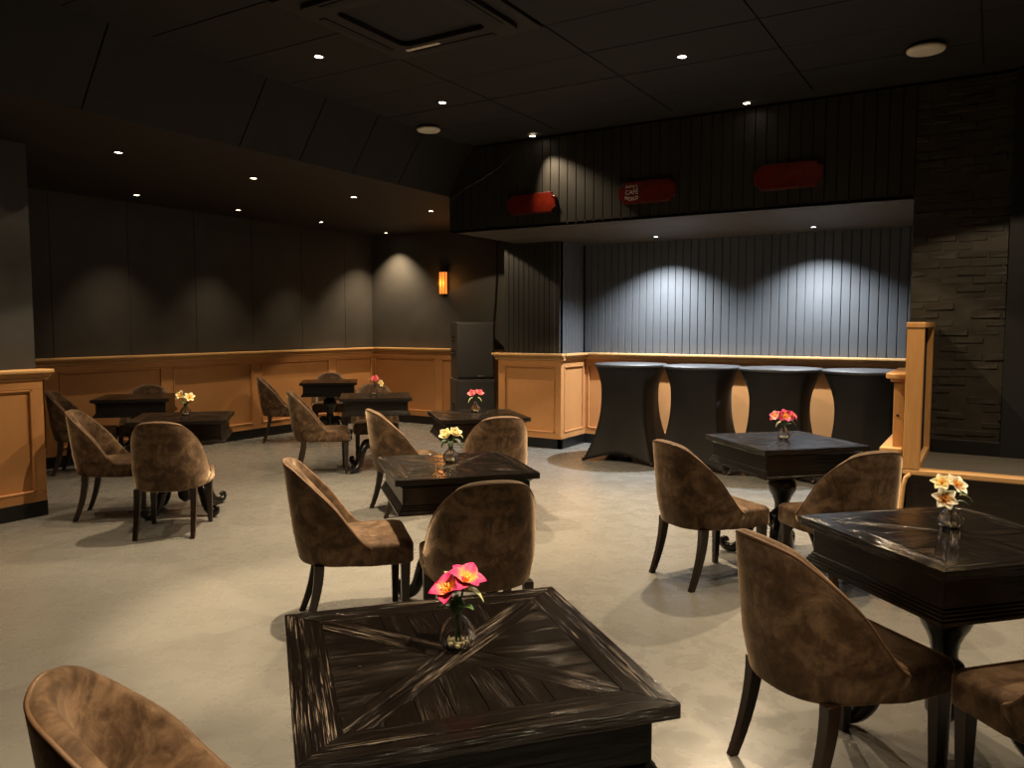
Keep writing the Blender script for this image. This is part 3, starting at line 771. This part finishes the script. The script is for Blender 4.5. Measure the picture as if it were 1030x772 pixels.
# ------------------------------------------------------------------ red plaques
def plaque(label,x,z,w=.60,h=.225,tilt=0,text=None):
    t=thing('ticket_plaque',label,'sign',(x,YBULK+.002,z),0,'red ticket-shaped plaques'); t.rotation_euler=(0,tilt,0)
    r=.055; pl=[]
    for (sx,sy) in ((1,1),(-1,1),(-1,-1),(1,-1)):
        cx,cy=sx*w/2,sy*h/2
        a0={(1,1):270,(-1,1):360,(-1,-1):90,(1,-1):180}[(sx,sy)]
        arc=[(cx+r*math.cos(R(a0-k*15)),cy+r*math.sin(R(a0-k*15))) for k in range(7)]
        pl+=arc
    rot=Matrix.Rotation(R(90),4,'X')
    m=MB(); m.prism(pl,0.0,.028,rot); m.build('board',M['redrim'],t,.004)
    m=MB(); m.prism([(a*.965,c*.90) for a,c in pl],.028,.033,rot); m.build('face',M['red'],t,.003)
    m=MB()
    for (sx,sy) in ((1,1),(1,-1)):
        arc=[(sx*w/2+(r+.004)*math.cos(R(a)),sy*h/2+(r+.004)*math.sin(R(a)),.034) for a in ([180+15*k for k in range(7)] if sy>0 else [90+15*k for k in range(7)])]
        m.tube([rot@Vector(p) for p in arc],.004,6)
    m.build('corner_scroll',M['red'],t)
    if text:
        parts=[]
        for s,(tx,tz,sz,a) in text:
            cu=bpy.data.curves.new('lettering','FONT'); cu.body=s; cu.size=sz; cu.align_x='CENTER'; cu.align_y='CENTER'; cu.extrude=.0012
            to=bpy.data.objects.new('lettering',cu); C.objects.link(to)
            me=bpy.data.meshes.new_from_object(to.evaluated_get(bpy.context.evaluated_depsgraph_get()))
            C.objects.unlink(to); bpy.data.objects.remove(to)
            me.transform(rot@Matrix.Translation((tx,tz,.0345))@Matrix.Rotation(a,4,'Z')); me.materials.clear(); me.materials.append(M['chalk'])
            ob=bpy.data.objects.new('lettering',me); C.objects.link(ob); ob.parent=t
    return t
plaque('plain red ticket-shaped plaque, leftmost of the three on the bulkhead',-4.22,2.835,.60,.215)
plaque('red ticket-shaped plaque with small pale lettering, middle one on the bulkhead',-2.925,2.85,.60,.225,0,
 [('A',(-.205,.058,.052,R(18))),('n',(-.178,.062,.048,R(8))),('n',(-.150,.064,.048,0)),('y',(-.124,.061,.048,R(-8))),("'s",(-.100,.056,.048,R(-16))),
  ('CAFÉ',(-.152,.002,.060,0)),('W',(-.205,-.052,.050,R(-16))),('O',(-.172,-.062,.048,R(-8))),('R',(-.146,-.064,.048,0)),('L',(-.122,-.060,.048,R(8))),('D',(-.098,-.052,.048,R(16)))])
plaque('plain red ticket-shaped plaque, rightmost of the three on the bulkhead',-1.60,2.87,.60,.235)

# ------------------------------------------------------------------ ceiling fittings
def kelvin(c): return c
WARM=(1.0,.77,.50); COOL=(.90,.95,1.0)
def downlight(label,x,y,z,power,col=WARM,tilt=(0,0),cone=113,blend=.10,kind='lens',beam=0,group='recessed ceiling downlights'):
    t=thing('downlight',label,'ceiling light',(x,y,z),0,group)
    m=MB(); m.loft([[(r*math.cos(2*PI*j/28),r*math.sin(2*PI*j/28),q) for j in range(28)] for r,q in ((.048,.0),(.048,-.005),(.040,-.007),(.031,-.004),(.029,.0))],False,False,True); m.build('trim_ring',M['trimr'],t)
    m=MB(); m.lathe([(-.002,.030),(-.003,.018),(-.0035,.005)],20); m.build('lens',M[kind],t)
    for nm,cn,bl,pw in (('spill_source',cone,blend,power),('beam_source',78,.9,power*beam)):
        if pw<=0: continue
        l=bpy.data.lights.new(nm,'SPOT'); l.energy=pw; l.color=col; l.spot_size=R(cn); l.spot_blend=bl; l.shadow_soft_size=.014
        o=bpy.data.objects.new(nm,l); C.objects.link(o); o.parent=t; o.location=(0,0,-.03); o.rotation_euler=(tilt[0],tilt[1],0)
    return t
PW=100
def lamp(label,x,y,z,spill,beam,tilt=(0,0),cone=113):
    downlight(label,x,y,z,PW*spill,WARM,tilt,cone,.08,'lens',beam/spill)
low=[(-6.32,4.0,'first'),(-6.28,5.38,'second'),(-6.22,6.74,'third'),(-6.14,8.06,'fourth')]
for x,y,k in low: lamp(f'small downlight, {k} from the left in the front row of the lowered ceiling',x,y,ZL,.70 if k=='fourth' else .10,1.0 if k=='fourth' else .75,(R(14) if k=='fourth' else 0,0))
lamp('recessed downlight of the lowered ceiling, outside the photo beside the stub wall',-6.3,2.65,ZL,.08,.75)
for x,y,k,pw,cn,bl in [(-8.19,5.38,'first',.75,78,1.0),(-8.15,6.73,'second',.9,78,1.0),(-8.09,8.1,'third',.9,78,1.0),(-8.17,9.57,'fourth',2.2,100,.85)]:
    downlight(f'small downlight, {k} from the left in the back row of the lowered ceiling',x,y,ZL,PW*pw,WARM,(0,0),cn,bl)
downlight('small downlight close to the left part of the bulkhead',-4.13,7.15,ZU,PW*.9,WARM,(0,R(-26)),75,.8)
downlight('bright downlight in the upper ceiling nearest the right plaque',-1.93,7.10,ZU,PW*3.6,WARM,(R(-36),0),82,.4)
lamp('bright downlight in the upper ceiling, left of the ventilation cassette',-4.26,4.27,ZU,1.5,4.4)
lamp('small downlight in the upper ceiling, above the white ceiling disc at left',-4.2,5.69,ZU,1.3,3.8)
lamp('bright downlight in the upper ceiling right of centre',-2.01,5.65,ZU,1.6,4.6)
for x,y,sp,bm in ((-4.2,2.85,.03,.3),(-2.0,4.15,.2,.8),(-2.0,2.75,.04,.5),(-2.0,1.3,.04,.4),(.25,4.2,.3,1.9),(.25,2.75,.04,1.7),(.25,5.65,.9,1.8)):
    lamp('added unseen downlight off the upper ceiling grid, brightening the mid-room chair seat',x,y,ZU,sp,bm)
downlight('added unseen downlight off the upper ceiling grid, brightening the mid-room chair seat',-4.2,1.4,ZU,PW*1.7,WARM,(0,0),54,.15)
downlight('added unseen downlight off the upper ceiling grid, brightening the mid-room chair seat',-2.98,3.0,ZU,PW*6,WARM,(0,0),42,.6)  # extra lamp added outside the grid to brighten the seat of the mid-room chair
downlight('added unseen downlight off the upper ceiling grid, brightening the mid-room chair seat',.25,1.3,ZU,PW*6.0,WARM,(0,R(22)),60,.8)
for x,y,l in ((-3.45,8.89,'cool white downlight in the alcove soffit at left'),(-1.68,8.89,'cool white downlight in the alcove soffit at right')):
    downlight(l,x,y,2.6,PW*(4.6 if x<-2 else 3.6),COOL,(0,0),124,1.0,'lensc')
def disc(label,x,y,r,z):
    t=thing('ceiling_disc',label,'ceiling speaker',(x,y,z),0)
    m=MB(); m.lathe([(0,r*.8),(-.012,r*.82),(-.02,r*.7)],32); m.build('mount',M['trimr'],t)
    m=MB(); m.lathe([(-.014,r*.9),(-.022,r),(-.032,r),(-.042,r*.93),(-.045,r*.6)],32); m.build('cover',M['white'],t)
disc('round white ceiling disc near the sloped fascia at left',-4.82,6.30,.115,ZU)
disc('large round white ceiling disc at the upper right',-.48,6.32,.125,ZU)
# ventilation cassette
t=thing('ventilation_cassette','square dark ceiling cassette with a black intake, at the top of the photo','air conditioner',((CAX0+CAX1)/2,(CAY0+CAY1)/2,ZU))
def ring_sq(m,o,i,z0,z1,r=.05):
    a=rrect(o,o,r,4); c=rrect(i,i,r*.8,4)
    m.loft([[(x,y,z0) for x,y in a],[(x,y,z1) for x,y in a],[(x,y,z1) for x,y in c],[(x,y,z0) for x,y in c]],False,False,False)
m=MB(); ring_sq(m,.60,.36,.02,-.012,.03); ring_sq(m,.50,.34,-.010,-.045,.07); m.build('frame',M['ceil2'],t,.004)
m=MB(); m.box(-.37,.37,-.37,.37,-.01,.012); m.build('intake',M['dark'],t)
for k in range(4):
    m=MB(); m.box(-.33,.33,-.475,-.425,-.052,-.044,Matrix.Rotation(R(90*k),4,'Z')); m.build('louvre',M['dark'],t,.003)
m=MB(); m.box(-.36,-.08,.375,.405,-.05,-.0445); m.build('label_strip',M['white'],t)

# ------------------------------------------------------------------ lantern light, world, camera
l=bpy.data.lights.new('lantern_glow','POINT'); l.energy=2.2; l.color=(1,.42,.10); l.shadow_soft_size=.06
o=bpy.data.objects.new('lantern_glow',l); C.objects.link(o); o.location=(-7.25,YB-.17,2.2)
w=bpy.data.worlds.new('world'); bpy.context.scene.world=w; w.use_nodes=True
w.node_tree.nodes['Background'].inputs[0].default_value=(1,.8,.6,1); w.node_tree.nodes['Background'].inputs[1].default_value=.004
cam=bpy.data.cameras.new('camera'); co=bpy.data.objects.new('camera',cam); C.objects.link(co); bpy.context.scene.camera=co
cam.sensor_width=36; cam.lens=790/1030*36; cam.clip_start=.05
co.location=(0,0,1.55); co.rotation_euler=(PI/2-.07392,0,.54938)
vs=bpy.context.scene.view_settings
vs.view_transform='Standard'; vs.look='None'; vs.gamma=1; vs.use_curve_mapping=False; vs.exposure=0.32
